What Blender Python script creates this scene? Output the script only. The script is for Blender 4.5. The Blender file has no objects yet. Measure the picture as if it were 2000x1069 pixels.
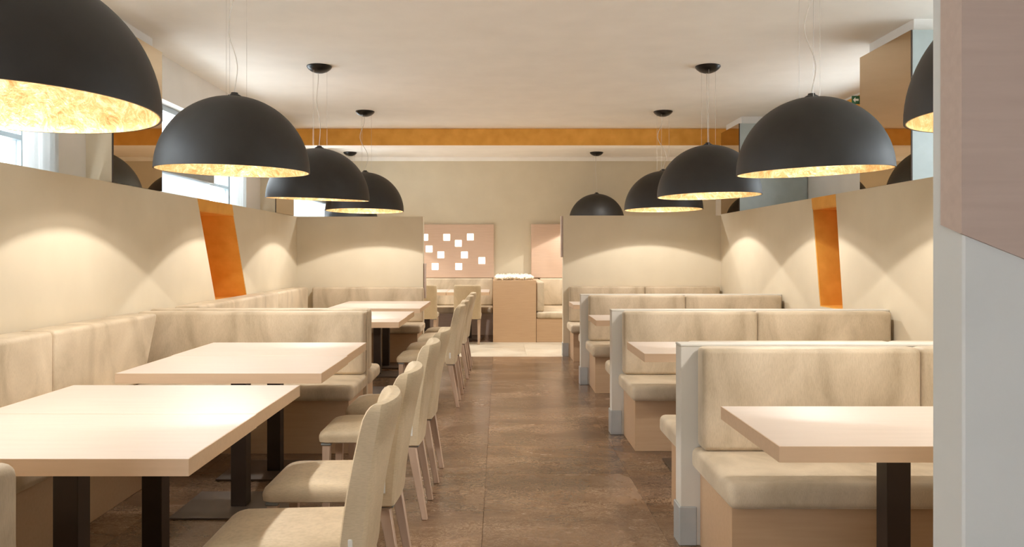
import bpy, bmesh, math, random
from mathutils import Vector, Matrix
random.seed(7)
PI = math.pi
S = bpy.context.scene
C = S.collection

# ------------------------------------------------------------------ camera
F, VX, VY, H = 1600.0, 975.0, 496.0, 1.33
cd = bpy.data.cameras.new('camera'); cam = bpy.data.objects.new('camera', cd); C.objects.link(cam)
cam.location = (0, 0, H); cam.rotation_euler = (PI / 2, 0, 0)
cd.sensor_width = 36; cd.sensor_fit = 'HORIZONTAL'; cd.lens = F / 2000 * 36
cd.shift_x = (1000 - VX) / 2000; cd.shift_y = (VY - 534.5) / 2000
cd.clip_start = 0.02
S.camera = cam

# ------------------------------------------------------------------ sky, daylight, exposure
W = bpy.data.worlds.new('world'); S.world = W; W.use_nodes = True
bg = W.node_tree.nodes['Background']; bg.inputs[0].default_value = (0.92, 0.96, 1.0, 1); bg.inputs[1].default_value = 6.2
S.view_settings.view_transform = 'Standard'; S.view_settings.look = 'None'
S.view_settings.exposure = 0.62; S.view_settings.gamma = 1.0
S.view_settings.use_curve_mapping = False
LAMP_W = 43.0
LAMP_COL = (1.0, 0.97, 0.93)
S.cycles.max_bounces = 10; S.cycles.diffuse_bounces = 5; S.cycles.glossy_bounces = 4; S.cycles.transparent_max_bounces = 8
S.cycles.caustics_reflective = False; S.cycles.caustics_refractive = False

# ------------------------------------------------------------------ materials
def lin(r, g, b):
    f = lambda c: (c / 255 / 12.92) if c / 255 <= .04045 else ((c / 255 + .055) / 1.055) ** 2.4
    return (f(r), f(g), f(b), 1)
def newmat(name):
    m = bpy.data.materials.new(name); m.use_nodes = True
    nt = m.node_tree; return m, nt, nt.nodes['Principled BSDF']
def N(nt, t, **kw):
    n = nt.nodes.new(t)
    for k, v in kw.items():
        if k in n.inputs: n.inputs[k].default_value = v
        else: setattr(n, k, v)
    return n
def mapping(nt, scale=(1, 1, 1), src='Object'):
    tc = nt.nodes.new('ShaderNodeTexCoord'); mp = nt.nodes.new('ShaderNodeMapping')
    mp.inputs['Scale'].default_value = scale
    nt.links.new(tc.outputs[src], mp.inputs['Vector']); return mp.outputs[0]
def ramp(nt, fac, stops):
    r = nt.nodes.new('ShaderNodeValToRGB'); e = r.color_ramp.elements
    while len(e) > 1: e.remove(e[-1])
    e[0].position, e[0].color = stops[0]
    for p, c in stops[1:]:
        x = e.new(p); x.color = c
    nt.links.new(fac, r.inputs[0]); return r.outputs[0]
def bump(nt, b, height, strength=.2, dist=.002):
    n = N(nt, 'ShaderNodeBump', Strength=strength, Distance=dist)
    nt.links.new(height, n.inputs['Height']); nt.links.new(n.outputs[0], b.inputs['Normal'])
def plaster(name, c, var=6, rough=.85, scale=3.0):
    m, nt, b = newmat(name)
    v = mapping(nt)
    n = N(nt, 'ShaderNodeTexNoise', Scale=scale, Detail=5.0); nt.links.new(v, n.inputs['Vector'])
    c0 = lin(*[max(0, x - var) for x in c]); c1 = lin(*[min(255, x + var) for x in c])
    nt.links.new(ramp(nt, n.outputs[0], [(.3, c0), (.7, c1)]), b.inputs['Base Color'])
    n2 = N(nt, 'ShaderNodeTexNoise', Scale=120.0, Detail=3.0); nt.links.new(v, n2.inputs['Vector'])
    bump(nt, b, n2.outputs[0], .08, .002)
    b.inputs['Roughness'].default_value = rough
    return m
def fabric(name, c, dark=26, light=14, weave=(500, 500, 60), sheen=.5, patch=3.2):
    m, nt, b = newmat(name)
    v = mapping(nt, (1, 1, .55))
    n = N(nt, 'ShaderNodeTexNoise', Scale=patch, Detail=4.0, Roughness=.55, Distortion=.6); nt.links.new(v, n.inputs['Vector'])
    col = ramp(nt, n.outputs[0], [(.28, lin(*[x - dark for x in c])), (.5, lin(*c)), (.72, lin(*[min(255, x + light) for x in c]))])
    v2 = mapping(nt, weave)
    n2 = N(nt, 'ShaderNodeTexNoise', Scale=1.0, Detail=2.0); nt.links.new(v2, n2.inputs['Vector'])
    mx = N(nt, 'ShaderNodeMix', data_type='RGBA', blend_type='MULTIPLY'); mx.inputs[0].default_value = .35
    nt.links.new(col, mx.inputs[6])
    nt.links.new(ramp(nt, n2.outputs[0], [(.3, (.62, .6, .57, 1)), (.6, (1, 1, 1, 1))]), mx.inputs[7])
    nt.links.new(mx.outputs[2], b.inputs['Base Color'])
    bump(nt, b, n2.outputs[0], .25, .002)
    b.inputs['Roughness'].default_value = .62
    b.inputs['Sheen Weight'].default_value = sheen; b.inputs['Sheen Roughness'].default_value = .35
    b.inputs['Sheen Tint'].default_value = lin(255, 240, 215)
    return m
def laminate(name, c, rough=.35, var=5, grain=(3, 40, 40)):
    m, nt, b = newmat(name)
    v = mapping(nt, grain)
    n = N(nt, 'ShaderNodeTexNoise', Scale=1.5, Detail=4.0); nt.links.new(v, n.inputs['Vector'])
    nt.links.new(ramp(nt, n.outputs[0], [(.3, lin(*[max(0, x - var) for x in c])), (.7, lin(*[min(255, x + var) for x in c]))]), b.inputs['Base Color'])
    b.inputs['Roughness'].default_value = rough
    return m
def plain(name, c, rough=.5, metal=0.0, var=4):
    m = laminate(name, c, rough, var, (6, 6, 6)); m.node_tree.nodes['Principled BSDF'].inputs['Metallic'].default_value = metal
    return m
def emit(name, c, s):
    m, nt, b = newmat(name)
    b.inputs['Base Color'].default_value = lin(*c); b.inputs['Emission Color'].default_value = lin(*c); b.inputs['Emission Strength'].default_value = s
    return m
def marble(name, dark, mid, light, vein, rough=.16, scale=1.6):
    m, nt, b = newmat(name)
    tc = nt.nodes.new('ShaderNodeTexCoord'); oi = nt.nodes.new('ShaderNodeObjectInfo')
    ge = nt.nodes.new('ShaderNodeNewGeometry')
    vm = N(nt, 'ShaderNodeVectorMath', operation='ADD')
    sc_ = N(nt, 'ShaderNodeVectorMath', operation='SCALE'); sc_.inputs['Scale'].default_value = 37.0
    cm = nt.nodes.new('ShaderNodeCombineXYZ')
    nt.links.new(oi.outputs['Random'], cm.inputs[0]); nt.links.new(oi.outputs['Random'], cm.inputs[1])
    nt.links.new(cm.outputs[0], sc_.inputs[0]); nt.links.new(ge.outputs['Position'], vm.inputs[0]); nt.links.new(sc_.outputs[0], vm.inputs[1])
    st = nt.nodes.new('ShaderNodeMapping'); st.inputs['Scale'].default_value = (.75, 1.25, 1)
    nt.links.new(vm.outputs[0], st.inputs[0])
    n = N(nt, 'ShaderNodeTexNoise', Scale=scale, Detail=9.0, Roughness=.68, Distortion=.9); nt.links.new(st.outputs[0], n.inputs['Vector'])
    base = ramp(nt, n.outputs[0], [(.3, lin(*dark)), (.5, lin(*mid)), (.68, lin(*light))])
    n2 = N(nt, 'ShaderNodeTexNoise', Scale=scale * 9, Detail=8.0, Roughness=.7, Distortion=2.6); nt.links.new(st.outputs[0], n2.inputs['Vector'])
    ve = ramp(nt, n2.outputs[0], [(.47, (0, 0, 0, 1)), (.5, (1, 1, 1, 1)), (.53, (0, 0, 0, 1))])
    n3 = N(nt, 'ShaderNodeTexNoise', Scale=2.3, Detail=3.0); nt.links.new(st.outputs[0], n3.inputs['Vector'])
    gate = ramp(nt, n3.outputs[0], [(.38, (.1, .1, .1, 1)), (.66, (.75, .75, .75, 1))])
    mul = N(nt, 'ShaderNodeMix', data_type='RGBA', blend_type='MULTIPLY'); mul.inputs[0].default_value = 1
    nt.links.new(ve, mul.inputs[6]); nt.links.new(gate, mul.inputs[7])
    mx = N(nt, 'ShaderNodeMix', data_type='RGBA'); nt.links.new(mul.outputs[2], mx.inputs[0]); nt.links.new(base, mx.inputs[6]); mx.inputs[7].default_value = lin(*vein)
    br = N(nt, 'ShaderNodeMapRange'); br.inputs[3].default_value = .93; br.inputs[4].default_value = 1.06
    nt.links.new(oi.outputs['Random'], br.inputs[0])
    hs = N(nt, 'ShaderNodeHueSaturation'); nt.links.new(br.outputs[0], hs.inputs['Value']); nt.links.new(mx.outputs[2], hs.inputs['Color'])
    nt.links.new(hs.outputs[0], b.inputs['Base Color'])
    rr = ramp(nt, n.outputs[0], [(.3, (rough, rough, rough, 1)), (.7, (rough + .14,) * 3 + (1,))]); nt.links.new(rr, b.inputs['Roughness'])
    return m
def goldleaf(name):
    m, nt, b = newmat(name)
    v = mapping(nt)
    n = N(nt, 'ShaderNodeTexNoise', Scale=11.0, Detail=8.0, Roughness=.78, Distortion=1.6); nt.links.new(v, n.inputs['Vector'])
    vo = N(nt, 'ShaderNodeTexVoronoi', Scale=7.0, feature='DISTANCE_TO_EDGE'); nt.links.new(v, vo.inputs['Vector'])
    a = ramp(nt, n.outputs[0], [(.33, lin(176, 138, 84)), (.5, lin(214, 182, 130)), (.66, lin(246, 230, 200))])
    e = ramp(nt, vo.outputs[0], [(0, (1.0, .93, .75, 1)), (.03, (1, 1, 1, 1))])
    mx = N(nt, 'ShaderNodeMix', data_type='RGBA', blend_type='MULTIPLY'); mx.inputs[0].default_value = .5
    nt.links.new(a, mx.inputs[6]); nt.links.new(e, mx.inputs[7]); nt.links.new(mx.outputs[2], b.inputs['Base Color'])
    b.inputs['Metallic'].default_value = .4; b.inputs['Roughness'].default_value = .42
    n2 = N(nt, 'ShaderNodeTexNoise', Scale=30.0, Detail=6.0, Distortion=2.0); nt.links.new(v, n2.inputs['Vector'])
    bump(nt, b, n2.outputs[0], .5, .006)
    return m
def mirror(name, c, rough=.015):
    m, nt, b = newmat(name)
    b.inputs['Base Color'].default_value = lin(*c); b.inputs['Metallic'].default_value = 1; b.inputs['Roughness'].default_value = rough
    return m
def glass(name):
    m, nt, b = newmat(name)
    out = nt.nodes['Material Output']
    tr = nt.nodes.new('ShaderNodeBsdfTransparent'); tr.inputs[0].default_value = (.93, .96, .97, 1)
    gl = nt.nodes.new('ShaderNodeBsdfGlossy'); gl.inputs['Roughness'].default_value = .02
    mx = nt.nodes.new('ShaderNodeMixShader'); mx.inputs[0].default_value = .05; nt.links.new(tr.outputs[0], mx.inputs[1]); nt.links.new(gl.outputs[0], mx.inputs[2])
    nt.links.new(mx.outputs[0], out.inputs[0]); return m
def sheer(name, k=.4):
    m, nt, b = newmat(name)
    out = nt.nodes['Material Output']
    df = nt.nodes.new('ShaderNodeBsdfDiffuse'); df.inputs[0].default_value = lin(236, 236, 234)
    tl = nt.nodes.new('ShaderNodeBsdfTranslucent'); tl.inputs[0].default_value = lin(225, 228, 230)
    mx = nt.nodes.new('ShaderNodeMixShader'); mx.inputs[0].default_value = k
    nt.links.new(df.outputs[0], mx.inputs[1]); nt.links.new(tl.outputs[0], mx.inputs[2]); nt.links.new(mx.outputs[0], out.inputs[0]); return m

M = dict(
    ceil=plaster('ceiling_paint', (246, 240, 231), 3),
    wall=plaster('cream_wall_paint', (211, 198, 173), 3),
    grey=plaster('grey_wall_paint', (215, 217, 215), 4, .8),
    white=plaster('white_wall_paint', (232, 228, 222), 3),
    orange=plaster('orange_paint', (228, 164, 66), 9, .7, 6),
    velvet=fabric('beige_velvet', (202, 184, 157), 38, 22),  # random patches put the velvet's nap shading into the colour
    linen=fabric('linen_upholstery', (204, 184, 152), 12, 10, (60, 60, 420), .25, 6),
    tan=laminate('tan_laminate', (193, 160, 125), .45, 3),
    top=laminate('pale_wood_laminate', (200, 185, 171), .38, 3, (2, 24, 24)),
    edge=laminate('tan_edge_band', (212, 182, 150), .45, 3),
    dark=plain('dark_brown_metal', (52, 40, 32), .45, .3),
    plate=plain('bronze_plate_metal', (92, 78, 66), .4, .4),
    leg=laminate('taupe_beech_wood', (190, 163, 140), .5, 6, (30, 30, 3)),
    clip=plain('grey_plastic', (122, 124, 122), .5),
    tag=plain('white_tag_cloth', (225, 222, 214), .8),
    black=plain('matte_black_paint', (36, 32, 28), .55),
    gold=goldleaf('gold_leaf'),
    canopyblack=plain('satin_black_metal', (28, 24, 21), .3, .3),
    wire=plain('steel_wire', (205, 198, 188), .35, .8),
    cable=plain('clear_cable', (214, 204, 190), .4),
    panel=laminate('pink_tan_panel', (208, 178, 154), .55, 3),
    lightsq=emit('lit_square', (255, 250, 238), 2.6),
    floor=marble('brown_marble', (78, 56, 39), (108, 82, 60), (136, 107, 81), (200, 172, 142)),
    strip=marble('cream_stone', (178, 163, 140), (194, 180, 157), (208, 196, 174), (222, 212, 194), .3),
    grout=plain('dark_grout', (92, 70, 52), .8),
    post=plaster('grey_white_paint', (206, 200, 188), 3, .6),
    kick=plain('brushed_kickplate', (176, 180, 180), .4, .35),
    brown=laminate('taupe_panel', (190, 170, 158), .5, 4),
    mirror=mirror('bronze_mirror', (196, 172, 140)),
    mirror2=plain('grey_reflection_paint', (172, 182, 180), .3, .0),  # plain colour holding the grey daylight a mirrored front would reflect
    joint=plain('dark_joint', (60, 44, 30), .5),
    frame=plain('blue_grey_window_frame', (166, 176, 182), .4, .2),
    glass=glass('window_glass'), sheer=sheer('sheer_curtain'),
    blind=sheer('white_blind_fabric', .7),
    pebble=plaster('white_pebbles', (238, 228, 208), 10, .6, 20),
    green=plain('sign_green', (40, 96, 66), .5), signwhite=plain('sign_white', (240, 240, 235), .5),
    bulb=emit('warm_bulb', (255, 226, 180), 6.0),
)

# ------------------------------------------------------------------ mesh helpers
def link(o, parent=None):
    C.objects.link(o)
    if parent is not None: o.parent = parent
    return o
def obj(name, bm, mat, parent=None, smooth=True):
    bmesh.ops.recalc_face_normals(bm, faces=bm.faces[:])
    me = bpy.data.meshes.new(name); bm.to_mesh(me); bm.free()
    me.materials.append(M[mat] if isinstance(mat, str) else mat)
    if smooth:
        me.polygons.foreach_set('use_smooth', [True] * len(me.polygons))
        me.set_sharp_from_angle(angle=math.radians(35))
    return link(bpy.data.objects.new(name, me), parent)
def empty(name, loc=(0, 0, 0), rz=0):
    o = bpy.data.objects.new(name, None); o.location = loc; o.rotation_euler = (0, 0, rz); o.empty_display_size = .1
    return link(o)
def tag(o, label, cat, group=None):
    o['label'] = label; o['category'] = cat
    if group: o['group'] = group
    return o
def struct(o, label=None):
    o['kind'] = 'structure'
    if label: o['label'] = label
    return o
def bx(bm, x0, x1, y0, y1, z0, z1, bev=0, seg=1):
    r = bmesh.ops.create_cube(bm, size=1)
    vs = r['verts']
    for v in vs:
        v.co = Vector(((x0 + x1) / 2 + v.co.x * (x1 - x0), (y0 + y1) / 2 + v.co.y * (y1 - y0), (z0 + z1) / 2 + v.co.z * (z1 - z0)))
    if bev:
        es = list({e for v in vs for e in v.link_edges})
        bmesh.ops.bevel(bm, geom=es, offset=bev, segments=seg, profile=.5, affect='EDGES')
    return bm
def box(*a, **k): return bx(bmesh.new(), *a, **k)
def prism(bm, poly, axis, a, b):
    """poly: 2-D points in the two other axes (in x,y,z order), extruded along axis from a to b"""
    def mk(p, t):
        c = list(p); c.insert(axis, t); return bm.verts.new(c)
    A = [mk(p, a) for p in poly]; B = [mk(p, b) for p in poly]
    n = len(poly)
    bm.faces.new(A); bm.faces.new(B[::-1])
    for i in range(n): bm.faces.new((A[i], B[i], B[(i + 1) % n], A[(i + 1) % n]))
    return bm
def loft(bm, rings, cap=True):
    R = [[bm.verts.new(p) for p in r] for r in rings]
    n = len(R[0])
    for a, b in zip(R, R[1:]):
        for i in range(n): bm.faces.new((a[i], a[(i + 1) % n], b[(i + 1) % n], b[i]))
    if cap:
        bm.faces.new(R[0][::-1]); bm.faces.new(R[-1])
    return bm
def tube(bm, pts, r, n=6):
    pts = [Vector(p) for p in pts]; rings = []
    for i, p in enumerate(pts):
        t = (pts[min(i + 1, len(pts) - 1)] - pts[max(i - 1, 0)]).normalized()
        u = t.cross(Vector((0, 1, 0.01))).normalized(); w = t.cross(u)
        rings.append([p + (u * math.cos(2 * PI * k / n) + w * math.sin(2 * PI * k / n)) * r for k in range(n)])
    return loft(bm, rings)
def lathe(bm, prof, n=64, close=False):
    rings = []
    R = [[bm.verts.new((r * math.cos(2 * PI * k / n), r * math.sin(2 * PI * k / n), z)) for k in range(n)] if r > 1e-6 else [bm.verts.new((0, 0, z))] for r, z in prof]
    pairs = list(zip(R, R[1:])) + ([(R[-1], R[0])] if close else [])
    for a, b in pairs:
        for i in range(n):
            j = (i + 1) % n
            if len(a) == 1 and len(b) == 1: continue
            if len(a) == 1: bm.faces.new((a[0], b[j], b[i]))
            elif len(b) == 1: bm.faces.new((a[i], a[j], b[0]))
            else: bm.faces.new((a[i], a[j], b[j], b[i]))
    return bm
def rrect(x0, x1, y0, y1, r, z, n=4):
    pts = []
    for cx, cy, a0 in ((x1 - r, y1 - r, 0), (x0 + r, y1 - r, 90), (x0 + r, y0 + r, 180), (x1 - r, y0 + r, 270)):
        for k in range(n + 1):
            a = math.radians(a0 + 90 * k / n); pts.append(Vector((cx + r * math.cos(a), cy + r * math.sin(a), z)))
    return pts
def copy_tree(o, parent=None):
    c = o.copy(); C.objects.link(c); c.parent = parent
    for ch in list(o.children): copy_tree(ch, c)
    return c

# ================================================================== SETTING
CE = 2.985                       # ceiling height
XL, XR = -2.617, 2.87            # faces of the low side walls
XLO, XRO = -2.80, 3.70           # outer walls
ZL, ZR = 1.812, 1.84             # low wall heights
YE = 10.605                      # end walls
YB = 14.0                        # back wall
YR = -3.2                        # rear wall, behind the camera
XP, XD = 0.828, -0.977           # aisle ends of right partitions / left divider
PY = [1.462, 3.735, 6.025, 8.315, YE]
PT = 0.105

# floor: slab + individually laid tiles
fl = struct(obj('floor', box(XLO - .3, XRO + .3, YR - .2, YB + .2, -.12, -.006), 'grout'), 'polished brown marble floor with a cream stone crossing')
TX, TY = .86, .72
def tile_mesh(name, w, d, mat):
    bm = box(-w / 2 + .0006, w / 2 - .0006, -d / 2 + .0006, d / 2 - .0006, -.012, 0, bev=.0008)
    o = obj(name, bm, mat, fl, smooth=False); return o
proto = {}
def lay(x0, x1, y0, y1, mat, nm):
    w, d = round(x1 - x0, 4), round(y1 - y0, 4)
    k = (w, d, mat)
    if k not in proto:
        o = proto[k] = tile_mesh(nm, w, d, mat)
    else:
        o = proto[k].copy(); C.objects.link(o); o.parent = fl
    o.location = ((x0 + x1) / 2, (y0 + y1) / 2, 0)
def cuts(a, b, off, st):
    v = [a]; k = math.ceil((a - off) / st + 1e-6)
    while off + k * st < b - 1e-4: v.append(off + k * st); k += 1
    return v + [b]
YS0, YS1 = 10.59, 12.31
for ya, yb in ((YR, YS0), (YS1, YB)):
    ys = cuts(ya, yb, 4.23, TY)
    for j in range(len(ys) - 1):
        xs = cuts(XL - .1, XR + .1, -.08, TX)
        for i in range(len(xs) - 1): lay(xs[i], xs[i + 1], ys[j], ys[j + 1], 'floor', 'floor_tile')
ys = cuts(YS0, YS1, YS0, .86)
for j in range(len(ys) - 1):
    xs = cuts(XL - .1, XR + .1, -.5, TX)
    for i in range(len(xs) - 1): lay(xs[i], xs[i + 1], ys[j], ys[j + 1], 'strip', 'stone_tile')

struct(obj('ceiling', box(XLO - .3, XRO + .3, YR - .2, YB + .2, CE, CE + .12), 'ceil', smooth=False), 'smooth warm white plaster ceiling')

# low side walls with slanted orange niches
def low_wall(name, side, X, ztop, n0, n1, zb, thick, ystart, yend, label):
    """n0/n1: niche near/far Y at top and bottom: (top,bottom); X: visible face; side -1 left, +1 right"""
    lh = .10
    Xb = X + side * thick
    a, b = min(X, Xb), max(X, Xb)
    zt = ztop - lh
    def at(n, z): return n[1] + (n[0] - n[1]) * (z - zb) / (ztop - zb)
    bm = bmesh.new()
    prism(bm, [(ystart, 0), (n0[1], 0), (n0[1], zb), (n0[0], ztop), (ystart, ztop)], 0, a, b)
    prism(bm, [(n1[1], 0), (yend, 0), (yend, ztop), (n1[0], ztop), (n1[1], zb)], 0, a, b)
    prism(bm, [(n0[1], 0), (n1[1], 0), (n1[1], zb), (n0[1], zb)], 0, a, b)
    w = struct(obj(name, bm, 'wall', smooth=False), label)
    # orange lintel across the top of the niche, flush with the wall
    bm = prism(bmesh.new(), [(at(n0, zt), zt), (at(n1, zt), zt), (n1[0], ztop), (n0[0], ztop)], 0, a - .002, b + .002)
    l = obj('niche_lintel', bm, 'orange', w, smooth=False); l['label'] = 'orange lintel above the niche'
    # recess lining
    dep = .46; Xi = X + side * .004; Xo = X + side * dep
    P = [(n0[1], zb), (n1[1], zb), (at(n1, zt), zt), (at(n0, zt), zt)]
    bm = bmesh.new(); t = .012
    fr = [bm.verts.new((Xi, y, z)) for y, z in P]; bk = [bm.verts.new((Xo, y, z)) for y, z in P]
    for i in range(4):
        j = (i + 1) % 4; bm.faces.new((fr[i], fr[j], bk[j], bk[i]))
    bm.faces.new(bk)
    bmesh.ops.recalc_face_normals(bm, faces=bm.faces[:])
    r = bmesh.ops.solidify(bm, geom=bm.faces[:], thickness=.01)
    l = obj('niche_recess', bm, 'orange', w, smooth=False); l['label'] = 'deep slanted niche lined in orange'
    return w
low_wall('wall_left', -1, XL, ZL, (7.10, 7.57), (8.02, 8.51), .875, .10, YR, YE, 'low cream wall behind the left banquette with slanted orange niche')
low_wall('wall_right', 1, XR, ZR, (6.99, 6.84), (7.525, 7.33), .86, .10, PY[0], YE, 'low cream wall behind the right booths with slanted orange niche')

# end walls that close the two seating bays
struct(obj('wall_end_left', box(XL - .1, -.985, YE, YE + .14, 0, ZL), 'wall', smooth=False), 'low cream wall closing the left bay')
struct(obj('wall_end_right', box(XP, XR + .1, YE, YE + .14, 0, ZR - .015), 'wall', smooth=False), 'low cream wall closing the right bay')
struct(obj('baseboard_end', box(XP - .008, XP + .07, YE - .01, YE + .148, 0, .175, bev=.003), 'kick', smooth=False), 'grey metal kick plate on the right end wall')
o = struct(obj('trim_1', box(XP - .026, XP - .002, YE + .02, YE + .13, 1.285, 1.822, bev=.004), 'brown', smooth=False), 'taupe edge board on the right end wall')
o = struct(obj('trim_2', box(-.983, -.955, YE + .03, YE + .13, .75, 1.205, bev=.004), 'brown', smooth=False), 'taupe edge board on the left end wall')

# outer left wall with window openings (above the low wall)
WZ0, WZ1 = 1.76, 2.62
WIN = [(2.1, 5.02), (6.50, 8.82), (10.95, 13.3)]
bm = bmesh.new(); xa, xb = XLO - .22, XLO
bx(bm, xa, xb, YR, YB, WZ1, CE)
bx(bm, xa, xb, YR, YB, 1.725, WZ0)
yy = [YR] + [v for w in WIN for v in w] + [YB]
for i in range(0, len(yy), 2): bx(bm, xa, xb, yy[i], yy[i + 1], WZ0, WZ1)
bx(bm, xa - .35, xa - .3, YR, YB, 0, WZ0); bx(bm, xa - .3, xa, YR, YB, 1.725, WZ0)
struct(obj('wall_outer_left', bm, 'white', smooth=False), 'white outer wall with windows on the left')
def window(n, xc, a, b, z0, label):
    bm = bmesh.new(); x0, x1 = xc - .03, xc + .03; t = .05; m = (a + b) / 2
    bx(bm, x0, x1, a, b, z0, z0 + t); bx(bm, x0, x1, a, b, WZ1 - t, WZ1)
    bx(bm, x0, x1, a, a + t, z0 + t, WZ1 - t); bx(bm, x0, x1, b - t, b, z0 + t, WZ1 - t)
    bx(bm, x0, x1, m - .03, m + .03, z0 + t, WZ1 - t)
    bx(bm, x0, x1, a + t, m - .03, 2.02, 2.05); bx(bm, x0, x1, m + .03, b - t, 2.02, 2.05)
    w = struct(obj('window_%d' % n, bm, 'frame', smooth=False), label)
    for (p, q) in ((a + t, m - .03), (m + .03, b - t)):
        for (za, zb_) in ((z0 + t, 2.02), (2.05, WZ1 - t)):
            obj('pane', box(xc - .004, xc + .004, p, q, za, zb_), 'glass', w, smooth=False)
for i, (a, b) in enumerate(WIN):
    window(i + 1, XLO - .13, a, b, WZ0, ['bright window with blue grey frame at the left edge', 'bright window above the left orange niche', 'window behind the left end wall'][i])
# outer right wall, back wall, rear wall with an open gap
WINR = [(1.75, 5.55), (6.62, 8.30)]; ZRS = 1.86
bm = bmesh.new(); bx(bm, XRO, XRO + .2, YR, YB, 0, ZRS); bx(bm, XRO, XRO + .2, YR, YB, WZ1, CE)
yy = [YR] + [v for w in WINR for v in w] + [YB]
for i in range(0, len(yy), 2): bx(bm, XRO, XRO + .2, yy[i], yy[i + 1], ZRS, WZ1)
struct(obj('wall_outer_right', bm, 'white', smooth=False), 'pale outer wall behind the right low wall')
for i, (a, b) in enumerate(WINR): window(i + 4, XRO + .13, a, b, ZRS, 'window in the outer wall behind the right low wall')
b_ = struct(obj('wall_back', box(XLO - .3, XRO + .3, YB, YB + .15, 0, CE), 'wall', smooth=False), 'cream back wall of the room')
struct(obj('trim_3', prism(bmesh.new(), [(YB, CE - .07), (YB - .012, CE - .07), (YB - .03, CE - .02), (YB - .03, CE), (YB, CE)], 0, XLO, XRO), 'ceil', smooth=False), 'thin cornice along the back wall')
bm = bmesh.new()
bx(bm, XLO - .3, XRO + .3, YR - .15, YR, 2.88, CE); bx(bm, XLO - .3, XRO + .3, YR - .15, YR, 0, .12)
bx(bm, XLO - .3, -1.9, YR - .15, YR, .12, 2.88); bx(bm, -.5, XRO + .3, YR - .15, YR, .12, 2.88)  # unseen opening, unglazed, its width set for the daylight it lets in
w = struct(obj('wall_rear', bm, 'white', smooth=False), 'unseen front wall with a daylight opening behind the viewpoint')
# ceiling beam with orange fascia
bm = box(XLO, XRO, 10.83, 11.10, 2.764, CE)
be = struct(obj('trim_4', bm, 'ceil', smooth=False), 'ceiling beam across the room with orange fascia')
obj('fascia', box(XLO, XRO, 10.815, 10.83, 2.764, CE - .002), 'orange', be, smooth=False)

# mirror clad columns
def column(nm, x0, x1, y0, y1, face, front, n, label):
    core = struct(obj(nm, box(x0 + .05, x1 - .05, y0 + .06, y1 - .06, 0, CE), 'white', smooth=False), label)
    zt = 2.892; zb = (ZL if face > 0 else ZR) + .002
    if face > 0:   # left column, mirror faces +X
        obj('mirror_panel', box(x1 - .05, x1, y0 + .003, y1, zb, zt), 'mirror', core, smooth=False)
        obj('joint', box(x1 - .01, x1 - .001, y0 - .003, y0 + .003, zb, zt), 'joint', core, smooth=False)
    else:
        obj('mirror_panel', box(x0, x0 + .05, y0 + .003, y1, zb, zt), 'mirror', core, smooth=False)
        obj('joint', box(x0 + .001, x0 + .01, y0 - .003, y0 + .003, zb, zt), 'joint', core, smooth=False)
    obj('front_panel', box(x0 + .012, x1 - .012, y0, y0 + .05, zb, zt), front, core, smooth=False)
column('column_1', XLO - .02, XL + .004, 5.55, 6.35, 1, 'wall', 0, 'left column clad in bronze mirror nearest the camera')
column('column_2', XLO - .02, XL + .004, 9.60, 10.42, 1, 'wall', 1, 'left column clad in bronze mirror by the end wall')
column('column_3', XR, XRO, 5.71, 6.52, -1, 'mirror2', 2, 'right column clad in bronze mirror nearest the camera')
column('column_4', XR, XRO, 9.81, 10.60, -1, 'mirror2', 3, 'right column clad in bronze mirror by the end wall')
struct(obj('trim_5', box(XRO - .012, XRO, 6.6, 8.75, 2.74, 2.958), 'orange', smooth=False), 'orange painted band high on the right outer wall')

# full height wall end in the right foreground with slanted taupe cladding
pw = struct(obj('wall_pillar', box(XP, XRO, PY[0], PY[0] + PT, 0, CE, bev=.004), 'grey', smooth=False), 'full height grey white wall end in the right foreground')
bm = bmesh.new()
prism(bm, [(XP - .006, 1.366), (XRO - .02, .22), (XRO - .02, CE - .002), (XP - .006, CE - .002)], 1, PY[0] - .006, PY[0])
obj('cladding', bm, 'brown', pw, smooth=False)
bm = prism(bmesh.new(), [(PY[0], 1.3665), (PY[0] + .064, 1.384), (PY[0] + .064, CE - .002), (PY[0], CE - .002)], 0, XP - .006, XP)
obj('cladding', bm, 'brown', pw, smooth=False)

# ================================================================== RIGHT BOOTHS
ORD = ['first', 'second', 'third', 'fourth']
BX0, BX1 = .90, 2.83
def cushion(x0, x1, y0, y1, z0, z1, bev, nm, parent, mat='velvet'):
    return obj(nm, box(x0, x1, y0, y1, z0, z1, bev=bev, seg=4), mat, parent)
def booth_bench(y, d, label, group):
    """y: partition face the back rests on; d=-1 bench in front of it (towards camera), +1 behind it"""
    t = empty('booth_bench', ((BX0 + BX1) / 2, y + d * .3, 0))
    tag(t, label, 'bench', group)
    ox, oy = (BX0 + BX1) / 2, y + d * .3
    def B(nm, x0, x1, ya, yb, z0, z1, bev, mat='velvet', seg=4):
        a, b = sorted((ya, yb))
        return obj(nm, box(x0 - ox, x1 - ox, a - oy, b - oy, z0, z1, bev=bev, seg=seg), mat, t)
    B('base', .915, BX1, y + d * .004, y + d * .51, 0, .356, .002, 'tan', 1)
    mid = 1.865
    for a, b in ((.872, mid - .001), (mid + .001, BX1)):
        B('seat_cushion', a, b, y + d * .004, y + d * .64, .356, .456, .032)
    for a, b in ((BX0, mid - .001), (mid + .001, BX1)):
        B('back_cushion', a, b, y + d * .004, y + d * .125, .457, .912, .024)
    return t
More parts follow.
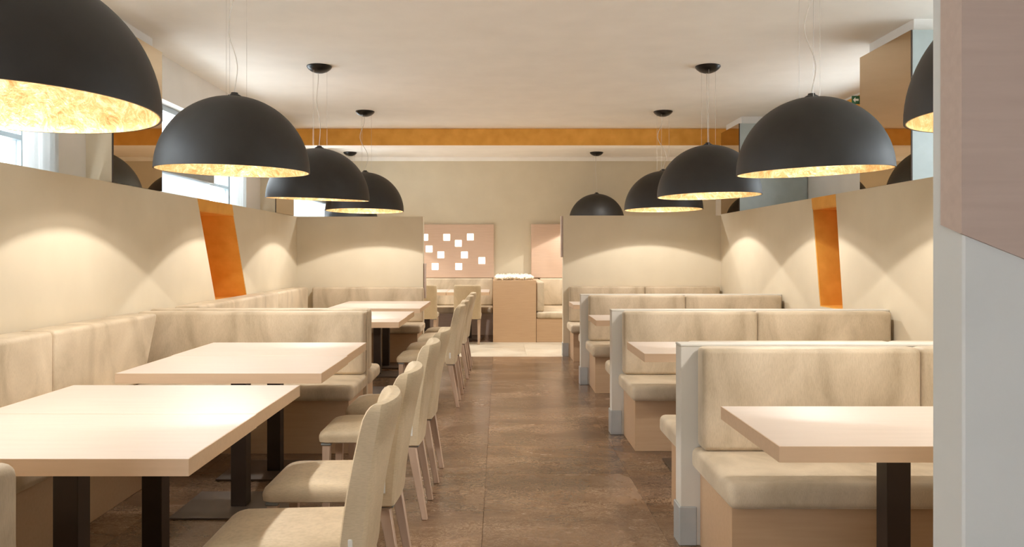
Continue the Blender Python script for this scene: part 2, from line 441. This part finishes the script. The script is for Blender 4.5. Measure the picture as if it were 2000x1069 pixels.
for i in range(1, 4):
    y = PY[i]
    t = empty('booth_partition', (XP, y + PT / 2, 0))
    tag(t, 'white painted booth partition with metal kick plate, %s from the camera on the right' % ORD[i - 1], 'partition', 'white partitions between the right booths')
    def B(nm, x0, x1, ya, yb, z0, z1, bev, mat):
        return obj(nm, box(x0 - XP, x1 - XP, ya - y - PT / 2, yb - y - PT / 2, z0, z1, bev=bev), mat, t, smooth=False)
    B('panel', XP, XR - .002, y, y + PT, 0, .906, .002, 'post')
    B('cap', XP - .002, XR - .002, y - .002, y + PT + .002, .906, .918, .003, 'post')
    B('kick_plate', XP - .009, XP + .072, y - .009, y + PT + .009, 0, .178, .004, 'kick')
for i in range(1, 4):
    booth_bench(PY[i], -1, 'beige velvet bench facing the camera against the %s white partition on the right' % ORD[i - 1], 'velvet booth benches on the right')
booth_bench(YE, -1, 'beige velvet bench facing the camera against the right end wall', 'velvet booth benches on the right')
booth_bench(PY[0] + PT, 1, 'beige velvet bench cut off by the foreground wall end at lower right', 'velvet booth benches on the right')
for i in range(1, 4):
    booth_bench(PY[i] + PT, 1, 'beige velvet bench facing away, behind the %s white partition on the right' % ORD[i - 1], 'velvet booth benches on the right')

# ================================================================== TABLES
def make_table(name):
    t = empty(name)
    tp = obj('tabletop', box(-.498, .498, -.323, .323, .701, .75, bev=.0015), 'top', t, smooth=False)
    bm = bmesh.new()
    for a in ((-.5, .5, -.325, -.323), (-.5, .5, .323, .325), (-.5, -.498, -.323, .323), (.498, .5, -.323, .323)): bx(bm, *a, .701, .7495)
    obj('edge_band', bm, 'edge', tp, smooth=False)['label'] = 'tan edge band'
    obj('top_plate', box(-.16, .16, -.16, .16, .695, .701), 'dark', t, smooth=False)
    obj('column', box(-.04, .04, -.04, .04, .012, .695, bev=.002), 'dark', t, smooth=False)
    obj('base_plate', box(-.29, .29, -.212, .212, 0, .012, bev=.002), 'plate', t, smooth=False)
    return t
tproto = None
def table(x, y, label, group, rz=0, dep=None):
    global tproto
    t = make_table('dining_table') if tproto is None else copy_tree(tproto)
    tproto = tproto or t
    t.location = (x, y, 0); t.rotation_euler = (0, 0, rz)
    if dep: t.scale = (1, dep / .65, 1)
    tag(t, label, 'table', group); return t
for i, (y0, y1) in enumerate(((2.46, 3.122), (4.755, 5.395), (7.12, 7.77), (9.30, 9.945))):
    table(.843 + .5, (y0 + y1) / 2, 'pale wood table in the right hand booths, %s from the camera' % ORD[i], 'tables in the right booths')
for x, y0, y1, lb in ((-.8775, 2.315, 2.965, 'large pale wood table at the lower left, nearest to the camera'),
                      (-.8805, 2.968, 3.618, 'pale wood table pushed against the far side of the nearest left table'),
                      (-.8610, 3.968, 4.665, 'pale wood table in front of the left velvet divider, nearer of that pair'),
                      (-.8690, 4.668, 5.358, 'pale wood table touching the near face of the left velvet divider bench'),
                      (-.8510, 6.95, 7.60, 'pale wood table just beyond the left divider, partly hidden by its corner'),
                      (-.8560, 7.603, 8.25, 'pale wood table in the far left bay, second beyond the divider'),
                      (-.8380, 8.67, 9.345, 'pale wood table in the far left bay, third beyond the divider'),
                      (-.8380, 9.348, 10.03, 'pale wood table in the far left bay, closest to the end wall')):
    table(x - .5, (y0 + y1) / 2, lb, 'tables of the left banquette', dep=y1 - y0)
table(-.475, 12.86, 'pale wood table in the back room behind the chair with a fully visible back', 'tables in the back room', PI / 2)
table(-1.13, 12.86, 'pale wood table in the back room beside the left end wall', 'tables in the back room', PI / 2)

# ================================================================== LEFT BANQUETTES
def part_box(t, nm, x0, x1, y0, y1, z0, z1, bev, mat='velvet', seg=4):
    lx, ly, lz = t.location
    return obj(nm, box(x0 - lx, x1 - lx, y0 - ly, y1 - ly, z0 - lz, z1 - lz, bev=bev, seg=seg), mat, t)
def wall_bench(y0, y1, seams, label, slant):
    t = tag(empty('wall_bench', (-2.27, (y0 + y1) / 2, 0)), label, 'bench', 'velvet benches along the left wall')
    lx, ly = -2.27, (y0 + y1) / 2
    part_box(t, 'base', XL + .004, -2.02, y0, y1, 0, .356, .002, 'tan', 1)
    part_box(t, 'seat_cushion', XL + .004, -1.93, y0, y1, .356, .456, .035)
    ends = [y0] + seams + [y1]
    for k, (a, b) in enumerate(zip(ends, ends[1:])):
        bm = bmesh.new()
        lastc = k == len(ends) - 2
        bt, bb = (slant if (lastc and slant) else (b - .001, b - .001))
        prism(bm, [(a + .001 - ly, .457), (bb - ly, .457), (bt - ly, .912), (a + .001 - ly, .912)], 0, XL + .004 - lx, -2.40 - lx)
        bmesh.ops.recalc_face_normals(bm, faces=bm.faces[:])
        bmesh.ops.bevel(bm, geom=bm.edges[:], offset=.028, segments=4, profile=.5, affect='EDGES')
        obj('back_cushion', bm, 'velvet', t)
    return t
DY = 6.025
# front bay
wall_bench(2.215, 5.375, [3.06, 4.42], 'beige velvet wall bench with mottled backrest beside the nearest left tables', (5.77, 5.545))
t = tag(empty('divider_bench', (-1.8, DY - .3, 0)), 'beige velvet bench facing the camera on the left divider, behind the second table group', 'bench', 'velvet benches on the left divider')
part_box(t, 'base', XL + .004, -1.0, DY - .58, DY - .004, 0, .356, .002, 'tan', 1)
part_box(t, 'seat_cushion', XL + .004, -.962, DY - .645, DY - .004, .356, .456, .035)
part_box(t, 'back_cushion', XL + .004, XD, DY - .125, DY - .004, .457, .912, .026)
d = tag(empty('banquette_divider', (-1.8, DY + .03, 0)), 'slim upholstered divider panel between the left velvet benches', 'partition')
part_box(d, 'panel', XL + .002, XD + .002, DY, DY + .07, 0, .903, .006, 'velvet', 2)
t = tag(empty('divider_bench', (-1.8, DY + .3, 0)), 'beige velvet bench facing away on the rear of the left divider', 'bench', 'velvet benches on the left divider')
part_box(t, 'base', XL + .004, -1.0, DY + .074, DY + .45, 0, .356, .002, 'tan', 1)
part_box(t, 'seat_cushion', XL + .004, -.95, DY + .074, DY + .54, .356, .456, .035)
part_box(t, 'back_cushion', XL + .004, XD + .006, DY + .074, DY + .235, .457, .918, .03)
wall_bench(DY + .545, YE - .66, [8.93], 'beige velvet wall bench in the far left bay below the orange niche', (10.3, 10.3))
t = tag(empty('end_bench', (-1.8, YE - .3, 0)), 'beige velvet bench against the left end wall', 'bench')
part_box(t, 'base', XL + .004, -1.0, YE - .58, YE - .004, 0, .356, .002, 'tan', 1)
part_box(t, 'seat_cushion', XL + .004, -.955, YE - .65, YE - .004, .356, .456, .035)
part_box(t, 'back_cushion', -2.395, -.972, YE - .13, YE - .004, .457, .902, .026)
# cushion end cut off at the lower left corner of the picture
Y0 = PY[0] + PT
t = tag(empty('corner_bench', (-1.8, Y0 + .3, 0)), 'velvet bench end cut off at the lower left corner', 'bench')
part_box(t, 'base', XL + .004, -1.03, Y0 + .004, Y0 + .5, 0, .356, .002, 'tan', 1)
part_box(t, 'seat_cushion', XL + .004, -1.0, Y0 + .004, Y0 + .62, .356, .456, .035)
part_box(t, 'back_cushion', XL + .004, -.985, Y0 + .004, Y0 + .125, .457, .905, .03)

# ================================================================== CHAIRS
def make_chair():
    t = empty('dining_chair')
    hw = .198
    # seat: local -x is the front
    rings = []
    x0, x1 = -.262, .205
    for z, ins in ((.386, .012), (.392, .002), (.41, 0), (.435, 0), (.45, .006), (.459, .02), (.465, .05), (.468, .1)):
        rings.append(rrect(x0 + ins, x1, -hw + ins, hw - ins, .035, z, 4))
    for r in rings[3:]:
        for v in r:
            if v.x < x0 + .16: v.z -= .016 * ((x0 + .16 - v.x) / .16) ** 2
    obj('seat', loft(bmesh.new(), rings), 'linen', t)
    # backrest: stacked sections, leaning back, curved in plan
    rings = []
    zs = [.372, .378, .40, .46, .54, .62, .70, .78, .83, .855, .868, .875]
    for z in zs:
        f = (z - .372) / (.875 - .372)
        xr = .240 + .02 * f + .045 * f * f            # rear face
        th = .082 - .022 * f
        e = 0 if .378 <= z <= .83 else ({.372: .006, .855: .004, .868: .009, .875: .017}.get(z, 0))
        xf = xr - th + e; xb = xr - e * .8; yw = hw - e
        yl = [-yw, -yw + .009] + [-yw + 2 * yw * k / 8 for k in range(1, 8)] + [yw - .009, yw]
        rr = .007 if e < .01 else .003
        def pt(x, y, sg):
            bow = .038 * (1 - (y / hw) ** 2) * (.3 + .7 * f)
            return Vector((x + bow + (sg * rr if abs(y) > yw - .001 else 0), y, z))
        pts = [pt(xb, y, -1) for y in yl] + [pt(xf, y, 1) for y in reversed(yl)]
        rings.append(pts)
    bk = obj('backrest', loft(bmesh.new(), rings), 'linen', t)
    for s in (-1, 1):
        def leg(xa, ya, wa, xb, yb, wb, z1):
            rr = []
            for x, y, w, z in ((xb, yb, wb, 0), (xa, ya, wa, z1)):
                rr.append([Vector((x - w, y - w, z)), Vector((x + w, y - w, z)), Vector((x + w, y + w, z)), Vector((x - w, y + w, z))])
            bm = loft(bmesh.new(), rr)
            bmesh.ops.bevel(bm, geom=bm.edges[:], offset=.003, segments=1, affect='EDGES')
            return obj('leg', bm, 'leg', t)
        leg(-.222, s * .165, .02, -.228, s * .165, .0155, .375)
        leg(.203, s * .166, .022, .268, s * .166, .0145, .366)
        obj('bracket', box(.168, .240, s * .166 - .024, s * .166 + .024, .366, .380, bev=.004), 'clip', t)
        obj('bracket', box(-.248, -.196, s * .166 - .024, s * .166 + .024, .374, .387, bev=.004), 'clip', t)
    obj('care_tag', box(.196, .210, -hw - .004, -hw + .006, .425, .475, bev=.002), 'tag', bk)
    return t
cproto = make_chair()
first = [True]
def chair(x, y, label, group, rz=0):
    c = cproto if first[0] else copy_tree(cproto)
    first[0] = False
    c.location = (x, y, 0); c.rotation_euler = (0, 0, rz); tag(c, label, 'chair', group); return c
G = 'linen chairs along the left tables'
for x, y, rz, lb in ((-.652, 2.645, 1, 'linen upholstered chair nearest to the camera, cut off at the bottom'),
                     (-.640, 3.29, 0, 'linen upholstered chair directly behind the one cut off at the bottom'),
                     (-.640, 4.265, 0, 'linen upholstered chair third from the camera, seen in profile with full rear legs'),
                     (-.628, 4.925, -1, 'linen upholstered chair fourth from the camera in the left row'),
                     (-.628, 7.27, 0, 'linen upholstered chair fifth from the camera, first beyond the velvet divider'),
                     (-.622, 7.93, 1, 'linen upholstered chair sixth from the camera in the left row'),
                     (-.605, 8.88, 0, 'linen upholstered chair seventh from the camera in the left row'),
                     (-.598, 9.56, 0, 'linen upholstered chair last in the left row, nearest the end wall')):
    chair(x, y, lb, G, math.radians(rz))
chair(-.465, 12.24, 'linen chair with its back to us in front of the lit square panel', 'linen chairs in the back room', -PI / 2)
chair(-1.11, 12.24, 'linen chair with its back to us, half hidden by the left end wall', 'linen chairs in the back room', -PI / 2)

# ================================================================== BACK ROOM
t = tag(empty('back_bench', (-1.45, YB - .4, 0)), 'velvet bench along the back wall under the lit square panel', 'bench')
part_box(t, 'base', XLO + .05, -.10, YB - .6, YB - .004, 0, .356, .002, 'brown', 1)
part_box(t, 'seat_cushion', XLO + .05, -.10, YB - .68, YB - .004, .356, .456, .035)
for a, b in ((XLO + .05, -1.4), (-1.398, -.10)):
    part_box(t, 'back_cushion', a, b, YB - .13, YB - .004, .457, .915, .026)
# planter divider with white pebbles
t = tag(empty('planter_box', (.231, 13.1, 0)), 'tall tan planter box topped with white pebbles', 'planter')
for nm, a in (('front_panel', (-.093, .555, 12.30, 12.33, 0, .93)), ('back_panel', (-.093, .555, 13.93, 13.96, 0, .93)),
              ('side_panel', (-.093, -.063, 12.33, 13.93, 0, .93)), ('side_panel', (.525, .555, 12.33, 13.93, 0, .93)),
              ('soil_board', (-.063, .525, 12.33, 13.93, .88, .922))):
    part_box(t, nm, *a, .002, 'tan', 1)
bm = bmesh.new()
for k in range(620):
    x = random.uniform(-.045, .507); y = 12.345 + 1.57 * random.random() ** 1.6
    s = random.uniform(.018, .034)
    mt = Matrix.Translation((x, y, random.uniform(.957, .978))) @ Matrix.Rotation(random.uniform(0, PI), 4, Vector((random.random(), random.random(), random.random() + .1)).normalized()) @ Matrix.Diagonal((s * 1.25, s, s * .72, 1))
    bmesh.ops.create_icosphere(bm, subdivisions=1, radius=1, matrix=mt)
p = obj('pebble_bed', bm, 'pebble'); p['kind'] = 'stuff'; tag(p, 'heap of white pebbles filling the top of the tan planter', 'pebbles')
# side bench right of the planter
t = tag(empty('side_bench', (.9, 13.1, 0)), 'pale velvet corner bench to the right of the pebble planter', 'bench')
part_box(t, 'base', .56, 1.15, 12.31, YB - .004, 0, .356, .003, 'tan', 1)
part_box(t, 'seat_cushion', .56, 1.18, 12.30, YB - .004, .356, .456, .03)
part_box(t, 'back_cushion', .56, .675, 12.32, YB - .14, .457, .91, .026)
part_box(t, 'back_cushion', .68, 2.6, YB - .13, YB - .004, .457, .915, .026)
part_box(t, 'base', 1.155, 2.6, YB - .6, YB - .004, 0, .356, .003, 'tan', 1)
part_box(t, 'seat_cushion', 1.185, 2.6, YB - .68, YB - .004, .356, .456, .03)
# wall panels
t = tag(empty('lit_panel', (-.7, YB - .03, 1.37)), 'pinkish tan wall panel with scattered glowing white squares', 'wall panel')
part_box(t, 'board', -2.2, -.09, YB - .05, YB - .004, .922, 1.832, .003, 'panel', 1)
for px, py in ((113, 167), (277, 167), (453, 165), (364, 212), (146, 254), (233, 298), (409, 299), (539, 341), (190, 385), (366, 385)):
    Yp = YB - .05
    x = (800 + px / 3.819 - VX) * Yp / F; z = H - (420 + py / 3.819 - VY) * Yp / F
    part_box(t, 'light_square', x - .055, x + .055, Yp - .004, Yp + .002, z - .055, z + .055, 0, 'lightsq', 1)
for x, z in ((-1.55, 1.6), (-1.75, 1.35), (-1.5, 1.15), (-1.95, 1.5)):
    part_box(t, 'light_square', x - .055, x + .055, YB - .054, YB - .048, z - .055, z + .055, 0, 'lightsq', 1)
t = tag(empty('plain_panel', (1.2, YB - .03, 1.37)), 'plain tan wall panel beside the right end wall', 'wall panel')
part_box(t, 'board', .545, 2.6, YB - .075, YB - .004, .922, 1.836, .004, 'panel', 1)

# ================================================================== PENDANT LAMPS
R = .45
def dome_profile(r0, r1, z0=0):
    n = 22
    out = [(r0 * math.cos(a), r0 * math.sin(a)) for a in [PI / 2 * k / n for k in range(n + 1)]]
    out[-1] = (0, r0)
    inn = [(r1 * math.cos(a), r1 * math.sin(a)) for a in [PI / 2 * k / n for k in range(n, -1, -1)]]
    inn[0] = (0, r1)
    return out + inn
def pendant(x, y, zr, tx, ty, label, wob=0, seed=0):
    """zr rim height; tx/ty small tilts in degrees; wob sideways sway of the cable"""
    rnd = random.Random(seed)
    t = tag(empty('pendant_lamp', (x, y, zr)), label, 'pendant lamp', 'black dome pendant lamps')
    rot = Matrix.Translation((0, 0, R)) @ Matrix.Rotation(math.radians(tx), 4, 'X') @ Matrix.Rotation(math.radians(ty), 4, 'Y') @ Matrix.Translation((0, 0, -R))
    sh = lathe(bmesh.new(), dome_profile(R, R - .006), 72, close=False)
    # close the rim ring
    sh.edges.ensure_lookup_table()
    bmesh.ops.remove_doubles(sh, verts=sh.verts[:], dist=1e-6)
    be = [e for e in sh.edges if e.is_boundary]
    if be: bmesh.ops.bridge_loops(sh, edges=be)
    bmesh.ops.transform(sh, matrix=rot, verts=sh.verts[:])
    obj('shade', sh, 'black', t)
    ln = lathe(bmesh.new(), dome_profile(R - .0065, R - .010), 72)
    be = [e for e in ln.edges if e.is_boundary]
    if be: bmesh.ops.bridge_loops(ln, edges=be)
    bmesh.ops.transform(ln, matrix=rot, verts=ln.verts[:])
    l = obj('lining', ln, 'gold', t); l['label'] = 'crinkled gold leaf inside of the shade'
    cap = lathe(bmesh.new(), [(0, R + .022), (.02, R + .022), (.022, R + .014), (.04, R + .004), (.04, R - .003), (0, R - .003)], 24)
    bmesh.ops.transform(cap, matrix=rot, verts=cap.verts[:]); obj('top_cap', cap, 'black', t)
    so = lathe(bmesh.new(), [(0, R - .012), (.03, R - .012), (.03, R - .085), (.022, R - .095), (0, R - .095)], 20)
    obj('socket', so, 'canopyblack', t)
    bu = lathe(bmesh.new(), [(0, .352), (.016, .352), (.03, .325), (.034, .30), (.028, .278), (.014, .266), (0, .262)], 20)
    obj('bulb', bu, 'bulb', t)
    zc = CE - zr
    ca = lathe(bmesh.new(), [(0, zc), (.108, zc), (.110, zc - .008), (.098, zc - .026), (.072, zc - .046), (.036, zc - .06), (0, zc - .064)], 36)
    obj('canopy', ca, 'canopyblack', t)
    for k in range(3):
        a = rnd.uniform(0, .6) + k * 2 * PI / 3
        wx, wy = .072 * math.cos(a), .072 * math.sin(a)
        zt = math.sqrt(R * R - .072 ** 2)
        obj('wire', tube(bmesh.new(), [(wx, wy, zt - .004), (wx, wy, zc - .04)], .0011, 5), 'wire', t)
    pts = []
    n = 26; ph = rnd.uniform(0, 6)
    for k in range(n + 1):
        f = k / n; env = math.sin(PI * f)
        pts.append((wob * (math.sin(2 * PI * f * 1.05 + 0.4) * env) - .01 * f, .01 * env * math.sin(ph + 5 * f), R + .02 + (zc - .06 - R - .02) * f))
    obj('cable', tube(bmesh.new(), pts, .0030, 6), 'cable', t)
    ld = bpy.data.lights.new('bulb_light', 'POINT'); ld.energy = LAMP_W; ld.color = LAMP_COL; ld.shadow_soft_size = .03
    ld.energy = LAMP_W * .2
    lo = bpy.data.objects.new('bulb_light', ld); lo.location = (0, 0, .215); link(lo, t)
    ld = bpy.data.lights.new('reflector_light', 'SPOT'); ld.energy = LAMP_W; ld.color = LAMP_COL; ld.shadow_soft_size = .03
    ld.spot_size = math.radians(121); ld.spot_blend = .03
    lo = bpy.data.objects.new('reflector_light', ld); lo.location = (0, 0, .235); link(lo, t)
    return t
LD = [(-1.565, 2.65, 1.797, -1.9, .4, 'largest black dome pendant lamp, cut off at the top left corner', .02),
      (-1.593, 4.93, 1.828, .6, 1.0, 'black dome pendant lamp second in the left row, fully visible over the second table pair', .03),
      (-1.586, 7.22, 1.81, 1.9, 1.8, 'black dome pendant lamp third in the left row beyond the divider', .016),
      (-1.557, 9.51, 1.826, -1.0, .3, 'black dome pendant lamp fourth in the left row before the end wall', .06),
      (-2.43, 13.35, 1.85, 0, 0, 'black dome pendant lamp in the back room, mostly hidden behind the left end wall', .02),
      (1.80, 2.65, 1.785, 0, -1.0, 'black dome pendant lamp cut off by the foreground wall end on the right', .02),
      (1.88, 4.93, 1.823, .9, -2.0, 'black dome pendant lamp second in the right row, widest fully visible one there', .045),
      (1.839, 7.22, 1.838, -.5, -1.1, 'black dome pendant lamp third in the right row', .004),
      (1.902, 9.51, 1.841, -.8, -.4, 'black dome pendant lamp fourth in the right row before the end wall', .06),
      (1.587, 13.35, 1.858, 0, 0, 'small black dome pendant lamp in the back room above the right end wall', .01)]
for i, a in enumerate(LD): pendant(*a, seed=i)

# ================================================================== CURTAINS, BLINDS, SIGN
def curtain(y0, y1, label, folds, seed):
    rnd = random.Random(seed); bm = bmesh.new(); nx, nz = 90, 10
    ph = [rnd.uniform(0, 6) for _ in range(3)]
    V = []
    for j in range(nz + 1):
        z = 1.78 + (2.9 - 1.78) * j / nz; row = []
        for i in range(nx + 1):
            u = i / nx
            x = XLO + .06 + .022 * math.sin(u * folds * 2 * PI + ph[0] + .3 * math.sin(z * 2)) + .008 * math.sin(u * folds * 4.7 * PI + ph[1])
            row.append(bm.verts.new((x, y0 + (y1 - y0) * u, z)))
        V.append(row)
    for j in range(nz):
        for i in range(nx): bm.faces.new((V[j][i], V[j][i + 1], V[j + 1][i + 1], V[j + 1][i]))
    bmesh.ops.solidify(bm, geom=bm.faces[:], thickness=.0015)
    o = obj('curtain', bm, 'sheer'); tag(o, label, 'curtain', 'sheer white curtains'); return o
curtain(4.70, 5.08, 'sheer white curtain at the window on the far left edge', 5, 1)
curtain(8.40, 8.83, 'sheer white curtain at the window above the left orange niche', 5, 2)
def blind(y0, y1, z1, label):
    t = tag(empty('roller_blind', (XLO + .04, (y0 + y1) / 2, 1.8)), label, 'blind', 'white blinds at the left windows')
    part_box(t, 'fabric', XLO + .025, XLO + .030, y0, y1, 1.79, z1, 0, 'blind', 1)
    part_box(t, 'hem_bar', XLO + .02, XLO + .04, y0, y1, 1.77, 1.79, .003, 'blind', 1)
    part_box(t, 'top_band', XLO + .004, XLO + .075, y0, y1, z1, z1 + .10, .006, 'frame', 1)  # plain band above the fabric, standing in for a reflection
blind(6.42, 7.84, 2.0, 'white blind at the left window beside the nearest mirror column')
blind(10.80, 13.0, 2.12, 'white blind at the window behind the left end wall')
t = tag(empty('exit_sign', (3.64, 8.3, 2.89)), 'green exit sign with white left arrow beside the right mirror column', 'sign')
part_box(t, 'board', 3.572, XRO - .002, 8.29, 8.305, 2.848, 2.930, .002, 'green', 1)
bm = bmesh.new(); cx, cz = 3.607, 2.889; s = .026
pts = [(cx - s, cz), (cx - .004, cz + s), (cx - .004, cz + .010), (cx + s * 1.1, cz + .010), (cx + s * 1.1, cz - .010), (cx - .004, cz - .010), (cx - .004, cz - s)]
prism(bm, [(a - 3.64, b - 2.89) for a, b in pts], 1, 8.286 - 8.3, 8.291 - 8.3)
obj('arrow', bm, 'signwhite', t, smooth=False)

# unseen downlights added behind the beam to light the stone strip and back room
for x, lb in ((-1.7, 'left'), (.1, 'middle'), (1.9, 'right')):
    t = tag(empty('downlight', (x, 11.75, CE)), 'unseen ceiling downlight added behind the beam, %s one' % lb, 'downlight', 'added downlights behind the beam')
    obj('trim_ring', lathe(bmesh.new(), [(.045, -.001), (.06, -.001), (.06, -.006), (.045, -.006)], 32, close=True), 'signwhite', t)
    obj('lens', lathe(bmesh.new(), [(0, -.002), (.044, -.002), (.044, -.004), (0, -.004)], 32), 'bulb', t)
    ld = bpy.data.lights.new('fill_light', 'SPOT'); ld.energy = 105; ld.color = (1, .99, .96); ld.shadow_soft_size = .05
    ld.spot_size = math.radians(130); ld.spot_blend = .6
    lo = bpy.data.objects.new('fill_light', ld); lo.location = (0, 0, -.02); link(lo, t)

bpy.context.view_layer.update()
